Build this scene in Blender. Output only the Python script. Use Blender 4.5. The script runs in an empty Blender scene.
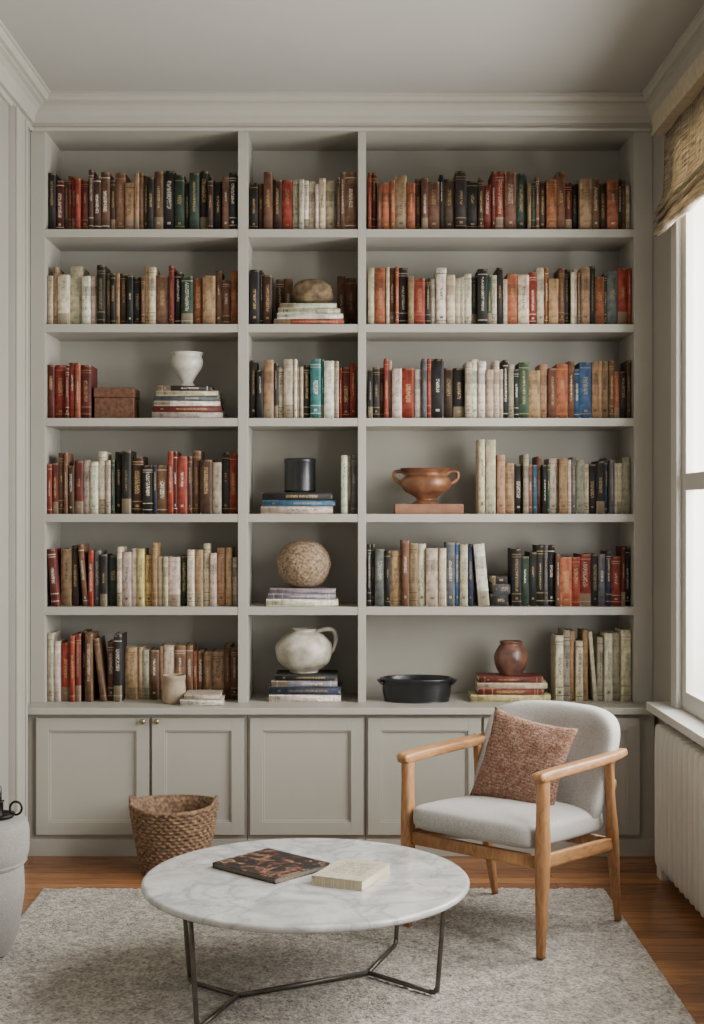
import bpy, bmesh, math, random
from mathutils import Vector, Matrix, noise
random.seed(7)
SC = bpy.context.scene
COL = SC.collection

# ------------------------------------------------------------------ helpers
def lin(c):
    return c/12.92 if c <= 0.04045 else ((c+0.055)/1.055)**2.4
def hexc(h):
    return tuple(lin(int(h[i:i+2],16)/255) for i in (0,2,4))

class N:
    def __init__(s, name):
        s.m = bpy.data.materials.new(name); s.m.use_nodes = True
        s.t = s.m.node_tree; s.t.nodes.clear()
        s.out = s.t.nodes.new('ShaderNodeOutputMaterial')
        s.b = s.t.nodes.new('ShaderNodeBsdfPrincipled')
        s.t.links.new(s.b.outputs[0], s.out.inputs[0])
    def n(s, typ, **k):
        x = s.t.nodes.new(typ)
        for a, v in k.items(): setattr(x, a, v)
        return x
    def l(s, a, b): s.t.links.new(a, b)
    def math(s, op, a, b=None, c=None):
        x = s.n('ShaderNodeMath', operation=op)
        for i, v in enumerate((a, b, c)):
            if v is None: continue
            if isinstance(v, (int, float)): x.inputs[i].default_value = v
            else: s.l(v, x.inputs[i])
        return x.outputs[0]
    def mix(s, f, a, b, mode='MIX'):
        x = s.n('ShaderNodeMix', data_type='RGBA', blend_type=mode)
        for i, v in ((0, f), (6, a), (7, b)):
            if isinstance(v, (int, float)): x.inputs[i].default_value = v
            elif isinstance(v, tuple): x.inputs[i].default_value = (*v[:3], 1)
            else: s.l(v, x.inputs[i])
        return x.outputs[2]
    def ramp(s, f, stops):
        x = s.n('ShaderNodeValToRGB'); r = x.color_ramp
        while len(r.elements) < len(stops): r.elements.new(0.5)
        for e, (p, c) in zip(r.elements, stops):
            e.position = p; e.color = (*c, 1) if len(c) == 3 else c
        s.l(f, x.inputs[0]); return x.outputs[0]
    def noise(s, vec, scale, detail=3, dist=0):
        x = s.n('ShaderNodeTexNoise'); x.inputs['Scale'].default_value = scale
        x.inputs['Detail'].default_value = detail; x.inputs['Distortion'].default_value = dist
        if vec is not None: s.l(vec, x.inputs['Vector'])
        return x.outputs[0]
    def bump(s, h, st=0.3, dist=0.01):
        x = s.n('ShaderNodeBump'); x.inputs['Strength'].default_value = st
        x.inputs['Distance'].default_value = dist
        s.l(h, x.inputs['Height']); s.l(x.outputs[0], s.b.inputs['Normal'])

def mat(name, col, rough=0.5, metal=0.0, var=0.0, vs=8, bump=0.0, bs=80, spec=0.5, col2=None, bd=0.004):
    k = N(name); b = k.b
    c = hexc(col) if isinstance(col, str) else col
    b.inputs['Roughness'].default_value = rough; b.inputs['Metallic'].default_value = metal
    b.inputs['Specular IOR Level'].default_value = spec
    b.inputs['Base Color'].default_value = (*c, 1)
    tc = k.n('ShaderNodeTexCoord').outputs['Object']
    if var > 0 or col2:
        c2 = hexc(col2) if col2 else tuple(x*(1-var) for x in c)
        f = k.noise(tc, vs, 4)
        k.l(k.ramp(f, [(0.35, c), (0.68, c2)]), b.inputs['Base Color'])
    if bump > 0:
        k.bump(k.noise(tc, bs, 4), bump, bd)
    return k.m

def newmesh(bm, name, smooth=False, mats=()):
    me = bpy.data.meshes.new(name); bm.normal_update(); bm.to_mesh(me); bm.free()
    for m in mats: me.materials.append(m)
    if smooth:
        for p in me.polygons: p.use_smooth = True
    return me

def obj(name, me, loc=(0,0,0), rot=None, parent=None, label=None, cat=None, kind=None, group=None):
    o = bpy.data.objects.new(name, me); COL.objects.link(o)
    if parent: o.parent = parent
    o.location = loc
    if rot: o.rotation_euler = rot
    if label: o['label'] = label
    if cat: o['category'] = cat
    if kind: o['kind'] = kind
    if group: o['group'] = group
    return o

def empty(name, loc, label, cat, rot=None, **k):
    o = obj(name, None, loc, rot, label=label, cat=cat, **k); o.empty_display_size = 0.1
    return o

def bbox(bm, x0, x1, y0, y1, z0, z1, off=(0,0,0), mi=0):
    vs = [bm.verts.new((x-off[0], y-off[1], z-off[2])) for x in (x0,x1) for y in (y0,y1) for z in (z0,z1)]
    for f in ((0,1,3,2),(4,6,7,5),(0,4,5,1),(2,3,7,6),(0,2,6,4),(1,5,7,3)):
        bm.faces.new([vs[i] for i in f]).material_index = mi

def boxes(name, bl, m, parent=None, off=(0,0,0), bevel=0.0, **k):
    bm = bmesh.new()
    for b in bl: bbox(bm, *b, off=off)
    bmesh.ops.recalc_face_normals(bm, faces=bm.faces)
    if bevel: bmesh.ops.bevel(bm, geom=bm.edges[:], offset=bevel, segments=2, affect='EDGES', profile=0.6)
    me = newmesh(bm, name, mats=[m])
    return obj(name, me, parent=parent, loc=k.pop('loc', (0,0,0)), **k)

def lathe(prof, seg=48, fn=None, sx=1, sy=1):
    bm = bmesh.new(); rings = []
    for i, (r, z) in enumerate(prof):
        if r <= 1e-6: rings.append([bm.verts.new((0, 0, z))])
        else:
            ring = []
            for j in range(seg):
                a = 2*math.pi*j/seg; rr, zz = r, z
                if fn: rr, zz = fn(r, z, a, i)
                ring.append(bm.verts.new((rr*math.cos(a)*sx, rr*math.sin(a)*sy, zz)))
            rings.append(ring)
    for A, B in zip(rings, rings[1:]):
        if len(A) == 1 and len(B) == 1: continue
        for j in range(seg):
            k = (j+1) % seg
            if len(A) == 1: bm.faces.new((A[0], B[k], B[j]))
            elif len(B) == 1: bm.faces.new((A[j], A[k], B[0]))
            else: bm.faces.new((A[j], A[k], B[k], B[j]))
    bmesh.ops.recalc_face_normals(bm, faces=bm.faces)
    return bm

def smoothprof(pts, n=6):
    out = []
    P = [pts[0]] + list(pts) + [pts[-1]]
    for i in range(1, len(P)-2):
        for t in range(n):
            u = t/n; q = []
            for c in range(len(pts[0])):
                a, b, d, e = P[i-1][c], P[i][c], P[i+1][c], P[i+2][c]
                q.append(0.5*((2*b)+(-a+d)*u+(2*a-5*b+4*d-e)*u*u+(-a+3*b-3*d+e)*u**3))
            if len(q) == 2: q[0] = max(q[0], 0)
            out.append(tuple(q))
    out.append(tuple(pts[-1])); return out

def sweep(pts, radii, seg=12, power=1.0, smooth_n=0, up=Vector((0,0,1)), bm=None, closed=False):
    if smooth_n:
        both = [tuple(p)+tuple(r if isinstance(r, tuple) else (r, r)) for p, r in zip(pts, radii)]
        sm = smoothprof(both, smooth_n)
        pts = [Vector(q[:3]) for q in sm]; radii = [(q[3], q[4]) for q in sm]
    pts = [Vector(p) for p in pts]; radii = [r if isinstance(r, tuple) else (r, r) for r in radii]
    if bm is None: bm = bmesh.new()
    rings = []; n = len(pts); side = None
    for i in range(n):
        if closed: T = (pts[(i+1) % n]-pts[i-1]).normalized()
        else: T = (pts[min(i+1, n-1)]-pts[max(i-1, 0)]).normalized()
        if side is None:
            side = T.cross(up)
            if side.length < 0.05: side = T.cross(Vector((0,1,0)))
            side.normalize()
        else:
            side = (side - T*side.dot(T)).normalized()
        nn = side.cross(T).normalized()
        ring = []
        for j in range(seg):
            a = 2*math.pi*j/seg; c, s = math.cos(a), math.sin(a)
            c = math.copysign(abs(c)**power, c); s = math.copysign(abs(s)**power, s)
            ring.append(bm.verts.new(pts[i]+side*c*radii[i][0]+nn*s*radii[i][1]))
        rings.append(ring)
    pairs = list(zip(rings, rings[1:]))
    if closed: pairs.append((rings[-1], rings[0]))
    for A, B in pairs:
        for j in range(seg):
            k = (j+1) % seg; bm.faces.new((A[j], A[k], B[k], B[j]))
    if not closed:
        bm.faces.new(rings[0]); bm.faces.new(rings[-1])
    bmesh.ops.recalc_face_normals(bm, faces=bm.faces)
    return bm

def spow(x, e): return math.copysign(abs(x)**e, x)
def superell(a, b, c, e1, e2, nu=48, nv=32, warp=None):
    bm = bmesh.new(); rings = []
    for i in range(nv+1):
        h = -math.pi/2+math.pi*i/nv
        z = c*spow(math.sin(h), e1); r = max(math.cos(h), 0)**e1
        if i in (0, nv):
            p = Vector((0, 0, z)); rings.append([bm.verts.new(warp(p) if warp else p)]); continue
        ring = []
        for j in range(nu):
            w = 2*math.pi*j/nu
            p = Vector((a*r*spow(math.cos(w), e2), b*r*spow(math.sin(w), e2), z))
            ring.append(bm.verts.new(warp(p) if warp else p))
        rings.append(ring)
    for A, B in zip(rings, rings[1:]):
        for j in range(nu):
            k = (j+1) % nu
            if len(A) == 1: bm.faces.new((A[0], B[k], B[j]))
            elif len(B) == 1: bm.faces.new((A[j], A[k], B[0]))
            else: bm.faces.new((A[j], A[k], B[k], B[j]))
    bmesh.ops.recalc_face_normals(bm, faces=bm.faces)
    return bm

# ------------------------------------------------------------------ camera / measurements
F, DC, HC, VX = 1350.0, 6.0, 1.5, 345.0
cam = bpy.data.cameras.new('camera'); co = bpy.data.objects.new('camera', cam); COL.objects.link(co)
co.location = (0, -DC, HC); co.rotation_euler = (math.pi/2, 0, 0)
cam.sensor_fit = 'HORIZONTAL'; cam.sensor_width = 36; cam.lens = F/704*36
cam.shift_x = (352-VX)/704; cam.clip_start = 0.05
SC.camera = co
def X(px, y=0.0): return (px-VX)*(DC+y)/F
def Z(py, y=0.0): return HC+(512-py)*(DC+y)/F

XL, XR, CEIL, YB = -1.40, 1.37, 3.33, 0.35
YF = -6.9

# ------------------------------------------------------------------ materials
M_paint = mat('greige_cabinet_paint', 'a7a398', 0.42, var=0.05, vs=3, bump=0.05, bs=120)
M_wall = mat('wall_paint', '938f85', 0.8, var=0.06, vs=2, bump=0.08, bs=150)
M_ceil = mat('ceiling_paint', '9f9c95', 0.9, var=0.03, vs=2)
M_white = mat('window_white_paint', 'bebbb3', 0.4, var=0.03)
M_rad = mat('radiator_enamel', 'cdcac0', 0.35, var=0.03)
M_iron = mat('dark_iron', '2b2825', 0.45, 0.8, var=0.3, vs=30)
M_pewter = mat('pewter_rod', '68625b', 0.42, 0.75, var=0.3, vs=30)
M_brass = mat('aged_brass', '9a8a68', 0.35, 0.9)
def wood(name, c1, c2, c3, scale=(1,1,1), rough=0.45, gs=14):
    k = N(name); tc = k.n('ShaderNodeTexCoord').outputs['Object']
    mp = k.n('ShaderNodeMapping'); mp.inputs['Scale'].default_value = scale; k.l(tc, mp.inputs[0])
    f = k.noise(mp.outputs[0], gs, 6, 1.2)
    col = k.ramp(f, [(0.3, hexc(c1)), (0.5, hexc(c2)), (0.72, hexc(c3))])
    k.l(col, k.b.inputs['Base Color']); k.b.inputs['Roughness'].default_value = rough
    k.bump(f, 0.1, 0.003); return k.m
M_oak = wood('natural_oak', '855a36', 'a07248', 'b1855b', (4, 4, 1))
M_oakh = wood('natural_oak_arm', '855a36', 'a07248', 'b1855b', (4, 1, 4))

def floor_mat():
    k = N('oak_floorboards'); tc = k.n('ShaderNodeTexCoord').outputs['Object']
    br = k.n('ShaderNodeTexBrick'); k.l(tc, br.inputs['Vector'])
    br.inputs['Scale'].default_value = 1.0
    br.inputs['Brick Width'].default_value = 1.35; br.inputs['Row Height'].default_value = 0.078
    br.inputs['Mortar Size'].default_value = 0.0018; br.inputs['Bias'].default_value = 0
    br.inputs['Color1'].default_value = (*hexc('a06c40'), 1); br.inputs['Color2'].default_value = (*hexc('7a4d2c'), 1)
    br.inputs['Mortar'].default_value = (*hexc('2e1c10'), 1); br.offset = 0.37
    mp = k.n('ShaderNodeMapping'); mp.inputs['Scale'].default_value = (1.5, 22, 1); k.l(tc, mp.inputs[0])
    g = k.noise(mp.outputs[0], 4, 7, 0.8)
    gr = k.ramp(g, [(0.3, (0.62,0.59,0.56)), (0.65, (1.16,1.14,1.12))])
    k.l(k.mix(1.0, br.outputs[0], gr, 'MULTIPLY'), k.b.inputs['Base Color'])
    k.b.inputs['Roughness'].default_value = 0.27
    k.bump(k.math('SUBTRACT', k.math('MULTIPLY', g, 0.15), br.outputs['Fac']), 0.35, 0.002)
    return k.m
M_floor = floor_mat()

def rug_mat():
    k = N('wool_rug'); tc = k.n('ShaderNodeTexCoord').outputs['Object']
    f1 = k.noise(tc, 85, 4); f2 = k.noise(tc, 5, 5); f3 = k.noise(tc, 24, 5)
    c = k.ramp(f1, [(0.32, hexc('7d7468')), (0.5, hexc('b2a99c')), (0.66, hexc('d2cbc0'))])
    c2 = k.ramp(f2, [(0.35, (0.84,0.83,0.82)), (0.65, (1.04,1.03,1.02))])
    c3 = k.ramp(f3, [(0.36, (0.68,0.67,0.66)), (0.6, (1.08,1.08,1.08))])
    c = k.mix(1.0, c, c2, 'MULTIPLY')
    k.l(k.mix(1.0, c, c3, 'MULTIPLY'), k.b.inputs['Base Color'])
    k.b.inputs['Roughness'].default_value = 0.95; k.b.inputs['Specular IOR Level'].default_value = 0.1
    k.b.inputs['Sheen Weight'].default_value = 0.3
    k.bump(k.noise(tc, 130, 5), 1.0, 0.014); return k.m
M_rug = rug_mat()

def marble_mat():
    k = N('white_marble'); tc = k.n('ShaderNodeTexCoord').outputs['Object']
    base = k.noise(tc, 6, 9, 1.0)
    v = k.math('ABSOLUTE', k.math('SUBTRACT', k.noise(tc, 4.2, 9, 1.1), 0.5))
    v2 = k.math('ABSOLUTE', k.math('SUBTRACT', k.noise(tc, 9, 7, 1.6), 0.5))
    vein = k.ramp(v, [(0.0, (1,1,1)), (0.015, (0.5,0.5,0.5)), (0.06, (0,0,0))])
    vein2 = k.ramp(v2, [(0.0, (1,1,1)), (0.03, (0,0,0))])
    c = k.ramp(base, [(0.32, hexc('a8a7a4')), (0.5, hexc('bebdba')), (0.7, hexc('cccbc8'))])
    c = k.mix(k.math('MULTIPLY', vein, 0.6), c, hexc('82817f'))
    c = k.mix(k.math('MULTIPLY', vein2, 0.3), c, hexc('8a8884'))
    k.l(c, k.b.inputs['Base Color']); k.b.inputs['Roughness'].default_value = 0.16
    return k.m
M_marble = marble_mat()

def fabric(name, c1, c2, sc=260, st=0.5):
    k = N(name); tc = k.n('ShaderNodeTexCoord').outputs['Object']
    f = k.noise(tc, sc, 3); g = k.noise(tc, 9, 3)
    c = k.ramp(k.math('ADD', k.math('MULTIPLY', f, 0.8), k.math('MULTIPLY', g, 0.2)), [(0.35, hexc(c1)), (0.65, hexc(c2))])
    k.l(c, k.b.inputs['Base Color']); k.b.inputs['Roughness'].default_value = 0.9
    k.b.inputs['Specular IOR Level'].default_value = 0.15; k.b.inputs['Sheen Weight'].default_value = 0.2
    k.bump(f, st, 0.003); return k.m
M_linen = fabric('grey_linen', '96928d', 'b8b4af')

def cushion_mat():
    k = N('rust_patterned_weave'); tc = k.n('ShaderNodeTexCoord').outputs['Object']
    w = k.n('ShaderNodeTexWave', wave_type='BANDS', bands_direction='Y'); w.inputs['Scale'].default_value = 26
    w.inputs['Distortion'].default_value = 7; w.inputs['Detail'].default_value = 2; w.inputs['Detail Scale'].default_value = 6
    k.l(tc, w.inputs[0])
    f = k.noise(tc, 120, 3); g = k.noise(tc, 45, 3)
    c = k.ramp(f, [(0.35, hexc('64453a')), (0.6, hexc('8b6a59'))])
    pat = k.math('MULTIPLY', k.math('GREATER_THAN', w.outputs[1], 0.72), k.math('MULTIPLY', k.math('GREATER_THAN', g, 0.48), 0.5))
    c = k.mix(pat, c, hexc('b8a08f'))
    k.l(c, k.b.inputs['Base Color']); k.b.inputs['Roughness'].default_value = 0.95
    k.b.inputs['Specular IOR Level'].default_value = 0.1
    k.bump(k.math('ADD', f, pat), 0.8, 0.004); return k.m
M_cushion = cushion_mat()

def book_mat(stuff=False):
    k = N('book_cloth_row' if stuff else 'book_cloth')
    if stuff:
        def at(nm): return k.n('ShaderNodeAttribute', attribute_name=nm)
        ac = at('book_colour'); OC, OA = ac.outputs['Color'], ac.outputs['Alpha']
        r = at('book_random').outputs['Fac']; GEN = at('book_generated').outputs['Vector']; OBJ = at('book_local').outputs['Vector']
    else:
        oi = k.n('ShaderNodeObjectInfo'); tc = k.n('ShaderNodeTexCoord')
        OC, OA, r = oi.outputs['Color'], oi.outputs['Alpha'], oi.outputs['Random']
        GEN, OBJ = tc.outputs['Generated'], tc.outputs['Object']
    sp = k.n('ShaderNodeSeparateXYZ'); k.l(GEN, sp.inputs[0])
    so = k.n('ShaderNodeSeparateXYZ'); k.l(OBJ, so.inputs[0])
    gx, gz = sp.outputs[0], sp.outputs[2]
    def band(v, a, b):
        return k.math('MULTIPLY', k.math('GREATER_THAN', v, a), k.math('LESS_THAN', v, b))
    def fr(m): return k.math('FRACT', k.math('MULTIPLY', r, m))
    front = k.math('LESS_THAN', sp.outputs[1], 0.09)
    cv = k.n('ShaderNodeCombineXYZ')
    k.l(k.math('FLOOR', k.math('MULTIPLY', gx, 13)), cv.inputs[0])
    k.l(k.math('FLOOR', k.math('MULTIPLY', so.outputs[2], 430)), cv.inputs[1])
    k.l(k.math('MULTIPLY', r, 97), cv.inputs[2])
    wn = k.n('ShaderNodeTexWhiteNoise'); k.l(cv.outputs[0], wn.inputs[0])
    cells = k.math('GREATER_THAN', wn.outputs[0], 0.45)
    half = k.math('ADD', 0.10, k.math('MULTIPLY', fr(11.3), 0.14))
    lo = k.math('ADD', 0.25, k.math('MULTIPLY', r, 0.3)); hi = k.math('SUBTRACT', 0.88, k.math('MULTIPLY', fr(7.7), 0.25))
    inx = k.math('LESS_THAN', k.math('ABSOLUTE', k.math('SUBTRACT', gx, 0.5)), half)
    title = k.math('MULTIPLY', cells, k.math('MULTIPLY', inx, k.math('MULTIPLY', k.math('GREATER_THAN', gz, lo), k.math('LESS_THAN', gz, hi))))
    r2 = fr(17.3); r3 = fr(53.7)
    lines = k.math('ADD', k.math('ADD', band(gz, 0.895, 0.910), band(gz, 0.08, 0.095)), k.math('MULTIPLY', k.math('GREATER_THAN', r2, 0.5), k.math('ADD', band(gz, 0.21, 0.225), band(gz, 0.855, 0.865))))
    lines = k.math('MULTIPLY', lines, k.math('GREATER_THAN', r3, 0.5))
    logo = k.math('MULTIPLY', k.math('MULTIPLY', band(gz, 0.12, 0.16), band(gx, 0.35, 0.65)), k.math('GREATER_THAN', fr(23.1), 0.5))
    mask = k.math('MINIMUM', 1.0, k.math('ADD', k.math('ADD', title, lines), logo))
    st = k.math('ADD', 0.32, k.math('MULTIPLY', fr(41.9), 0.5))
    mask = k.math('MULTIPLY', k.math('MULTIPLY', mask, front), st)
    lab = k.math('MULTIPLY', k.math('MULTIPLY', band(gz, 0.6, 0.8), front), k.math('GREATER_THAN', fr(31.1), 0.72))
    cap = k.math('MULTIPLY', k.math('MULTIPLY', k.math('LESS_THAN', gz, 0.24), front), k.math('GREATER_THAN', fr(61.3), 0.88))
    f = k.noise(OBJ, 38, 5)
    wear = k.ramp(f, [(0.3, (0.52,0.52,0.52)), (0.5, (0.95,0.93,0.91)), (0.68, (1.25,1.2,1.15))])
    edge = k.math('MULTIPLY', k.math('MULTIPLY', k.math('ADD', k.math('GREATER_THAN', gz, 0.965), k.math('LESS_THAN', gz, 0.03)), front), k.math('GREATER_THAN', f, 0.5))
    base = k.mix(1.0, OC, wear, 'MULTIPLY')
    base = k.mix(k.math('MULTIPLY', lab, 0.7), base, k.mix(0.5, base, hexc('30221c')))
    base = k.mix(k.math('MULTIPLY', cap, 0.8), base, hexc('8b7c66'))
    base = k.mix(k.math('MULTIPLY', edge, 0.4), base, hexc('a08d70'))
    tcol = k.ramp(OA, [(0.0, hexc('3a2c26')), (0.5, hexc('b09565')), (1.0, hexc('d8d0c0'))])
    c = k.mix(mask, base, tcol)
    k.l(c, k.b.inputs['Base Color']); k.b.inputs['Roughness'].default_value = 0.62
    k.b.inputs['Specular IOR Level'].default_value = 0.3
    k.bump(k.math('ADD', f, k.math('MULTIPLY', lines, 1.0)), 0.3, 0.002)
    return k.m
M_book = book_mat(); M_book_row = book_mat(True)
def page_mat():
    k = N('book_pages'); tc = k.n('ShaderNodeTexCoord').outputs['Object']
    mp = k.n('ShaderNodeMapping'); mp.inputs['Scale'].default_value = (900, 4, 4); k.l(tc, mp.inputs[0])
    k.l(k.ramp(k.noise(mp.outputs[0], 1, 2), [(0.3, hexc('a8977a')), (0.7, hexc('d6caaf'))]), k.b.inputs['Base Color'])
    k.b.inputs['Roughness'].default_value = 0.9; return k.m
M_page = page_mat()

# ------------------------------------------------------------------ room shell
ST = dict(kind='structure')
boxes('floor', [(XL-0.3, XR+0.16, YF, YB+0.1, -0.08, 0)], M_floor, label='honey brown oak floorboards', **ST)
boxes('ceiling', [(XL-0.3, XR+0.16, YF, YB+0.1, CEIL, CEIL+0.1)], M_ceil, label='plain grey-beige painted ceiling', **ST)
boxes('wall_back', [(XL-0.3, XR+0.16, YB, YB+0.1, 0, CEIL)], M_wall, label='greige painted wall behind the bookcase', **ST)
boxes('wall_left', [(XL-0.12, XL, YF, YB, 0, CEIL)], M_wall, label='greige painted side wall', **ST)
wins = [(-1.72, -0.50), (-3.3, -2.1), (-4.9, -3.7)]  # first window is in view; other two are unseen, added for light from the right
WZ0, WZ1 = 0.70, 3.02
wl = [(XR, XR+0.16, YF, YB, 0, WZ0), (XR, XR+0.16, YF, YB, WZ1, CEIL)]
ys = [YB] + [v for w in wins for v in (w[1], w[0])] + [YF]
for a, b in zip(ys[0::2], ys[1::2]): wl.append((XR, XR+0.16, b, a, WZ0, WZ1))
boxes('wall_right', wl, M_wall, label='greige painted wall with tall windows', **ST)

def prism(name, prof, mapf, a, b, m, **k):
    bm = bmesh.new()
    A = [bm.verts.new(mapf(p, z, a)) for p, z in prof]; B = [bm.verts.new(mapf(p, z, b)) for p, z in prof]
    n = len(prof)
    for i in range(n):
        j = (i+1) % n; bm.faces.new((A[i], A[j], B[j], B[i]))
    bm.faces.new(A); bm.faces.new(B[::-1])
    bmesh.ops.recalc_face_normals(bm, faces=bm.faces)
    return obj(name, newmesh(bm, name, mats=[m]), **k)
C = CEIL
crown = [(0, C-0.142), (0.014, C-0.142), (0.018, C-0.136), (0.018, C-0.128), (0.010, C-0.124), (0.010, C-0.112), (0.026, C-0.110), (0.030, C-0.100), (0.034, C-0.082), (0.046, C-0.062), (0.064, C-0.048), (0.082, C-0.042), (0.082, C-0.034), (0.098, C-0.032), (0.108, C-0.022), (0.110, C-0.012), (0.120, C-0.010), (0.12, C), (0, C)]
prism('trim_1', crown, lambda p, z, t: (t, -0.012-p, z), XL, XR, M_paint, label='stepped crown moulding above the bookcase', **ST)
prism('trim_2', crown, lambda p, z, t: (XL+p, t, z), 0.0, YF, M_paint, label='crown moulding along the side wall', **ST)
crs = [(p*0.65, C-(C-z)*1.15) for p, z in crown]
prism('trim_3', crs, lambda p, z, t: (XR-p, t, z), 0.0, YF, M_paint, label='crown moulding above the window wall', **ST)
boxes('trim_4', [(XL, XL+0.026, -0.38, -0.17, 0, C-0.14), (XL+0.026, XL+0.038, -0.38, -0.355, 0, C-0.14), (XL+0.026, XL+0.032, -0.20, -0.175, 0, C-0.14)], M_paint, bevel=0.003, label='flat vertical door casing on the side wall', **ST)
boxes('baseboard_left', [(XL, XL+0.018, YF, -0.385, 0, 0.14)], M_paint, bevel=0.004, label='painted skirting board', **ST)
boxes('baseboard_right', [(XR-0.018, XR, YF, -0.16, 0, 0.14)], M_paint, bevel=0.004, label='painted skirting board', **ST)

# windows
def glassm():
    k = N('window_glass'); tr = k.n('ShaderNodeBsdfTransparent'); gl = k.n('ShaderNodeBsdfGlossy')
    gl.inputs['Roughness'].default_value = 0.02
    mx = k.n('ShaderNodeMixShader'); mx.inputs[0].default_value = 0.05
    k.l(tr.outputs[0], mx.inputs[1]); k.l(gl.outputs[0], mx.inputs[2]); k.l(mx.outputs[0], k.out.inputs[0]); return k.m
M_glass = glassm()
for i, (y0, y1) in enumerate(wins):
    w = empty('window_%d' % (i+1), (XR, (y0+y1)/2, WZ0), 'tall white sash window with a deep sill', 'window')
    del w['category']; w['kind'] = 'structure'
    off = tuple(w.location); g = 0.008
    fr = [(XR-0.022, XR-0.0005, y1-g, y1+0.085, WZ0, WZ1+0.09), (XR-0.022, XR-0.0005, y0-0.085, y0+g, WZ0, WZ1+0.09), (XR-0.022, XR-0.0005, y0+g, y1-g, WZ1-g, WZ1+0.09),
          (XR, XR+0.155, y1-g, y1-0.0005, WZ0, WZ1), (XR, XR+0.155, y0+0.0005, y0+g, WZ0, WZ1), (XR, XR+0.155, y0+g, y1-g, WZ1-g, WZ1-0.0005)]
    boxes('window_casing', fr, M_white, parent=w, off=off, bevel=0.002)
    sx0, sx1 = XR+0.002, XR+0.036
    zm = 1.62; a, b = y0+g+0.0005, y1-g-0.0005; ym = (a+b)/2
    sa = [(sx0, sx1, a, a+0.06, WZ0, WZ1-g), (sx0, sx1, b-0.06, b, WZ0, WZ1-g), (sx0, sx1, a+0.06, b-0.06, WZ0, WZ0+0.075), (sx0-0.014, sx1, a+0.06, b-0.06, zm-0.034, zm+0.034), (sx0, sx1, a+0.06, b-0.06, WZ1-0.06, WZ1-g),
          (sx0+0.008, sx1-0.004, ym-0.012, ym+0.012, WZ0+0.075, zm-0.034), (sx0+0.008, sx1-0.004, ym-0.012, ym+0.012, zm+0.034, WZ1-0.06)]
    boxes('window_sash', sa, M_white, parent=w, off=off, bevel=0.002)
    boxes('window_pane', [(XR+0.018, XR+0.022, a+0.055, b-0.055, WZ0+0.07, WZ1-0.058)], M_glass, parent=w, off=off)
    boxes('window_sill', [(XR-0.10, XR+0.155, y0-0.18, y1+0.20, WZ0-0.035, WZ0-0.0005), (XR-0.03, XR-0.0005, y0-0.14, y1+0.16, WZ0-0.10, WZ0-0.035)], M_white, parent=w, off=off, bevel=0.004)

# roman shade
def weave_mat():
    k = N('woven_bamboo'); tc = k.n('ShaderNodeTexCoord').outputs['Object']
    mp = k.n('ShaderNodeMapping'); mp.inputs['Scale'].default_value = (2, 6, 160); k.l(tc, mp.inputs[0])
    f = k.noise(mp.outputs[0], 1.5, 4)
    mp2 = k.n('ShaderNodeMapping'); mp2.inputs['Scale'].default_value = (2, 90, 3); k.l(tc, mp2.inputs[0])
    g = k.noise(mp2.outputs[0], 1.0, 2)
    c = k.ramp(k.math('ADD', k.math('MULTIPLY', f, 0.7), k.math('MULTIPLY', g, 0.3)), [(0.38, hexc('6e6250')), (0.5, hexc('a09178')), (0.62, hexc('c6b99f'))])
    k.l(c, k.b.inputs['Base Color']); k.b.inputs['Roughness'].default_value = 0.8
    tl = k.n('ShaderNodeBsdfTranslucent'); k.l(c, tl.inputs[0])
    mx = k.n('ShaderNodeMixShader'); mx.inputs[0].default_value = 0.35
    k.l(k.b.outputs[0], mx.inputs[1]); k.l(tl.outputs[0], mx.inputs[2]); k.l(mx.outputs[0], k.out.inputs[0])
    k.bump(f, 0.8, 0.004); return k.m
M_weave = weave_mat()
sy0, sy1 = -1.86, -0.38
sh = empty('roman_shade', (XR-0.03, (sy0+sy1)/2, 2.64), 'woven bamboo roman shade gathered at the top of the window', 'window shade')
off = tuple(sh.location)
boxes('shade_valance', [(XR-0.09, XR-0.028, sy0, sy1, 3.07, 3.155)], mat('shade_headrail', 'aea189', 0.7, var=0.2, vs=40), parent=sh, off=off, bevel=0.004)
prof = [(0.040, 3.07), (0.045, 2.86), (0.055, 2.80), (0.085, 2.735), (0.06, 2.765), (0.088, 2.70), (0.06, 2.725), (0.09, 2.665), (0.075, 2.645), (0.05, 2.66)]
bm = bmesh.new(); ny = 40; rows = []
pp = smoothprof(prof, 3)
for (p, z) in pp:
    row_ = []
    for j in range(ny+1):
        t = j/ny; y = sy0+(sy1-sy0)*t
        sag = 0.012*math.sin(t*math.pi)*(3.07-z)
        row_.append(bm.verts.new((XR-p-0.004*math.sin(t*25)-off[0], y-off[1], z-sag+0.004*math.sin(t*19+z*30)*(3.07-z)-off[2])))
    rows.append(row_)
for A, B in zip(rows, rows[1:]):
    for j in range(ny): bm.faces.new((A[j], A[j+1], B[j+1], B[j]))
o = obj('shade_fabric', newmesh(bm, 'shade_fabric', True, [M_weave]), parent=sh)
md = o.modifiers.new('s', 'SOLIDIFY'); md.thickness = 0.003

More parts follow.
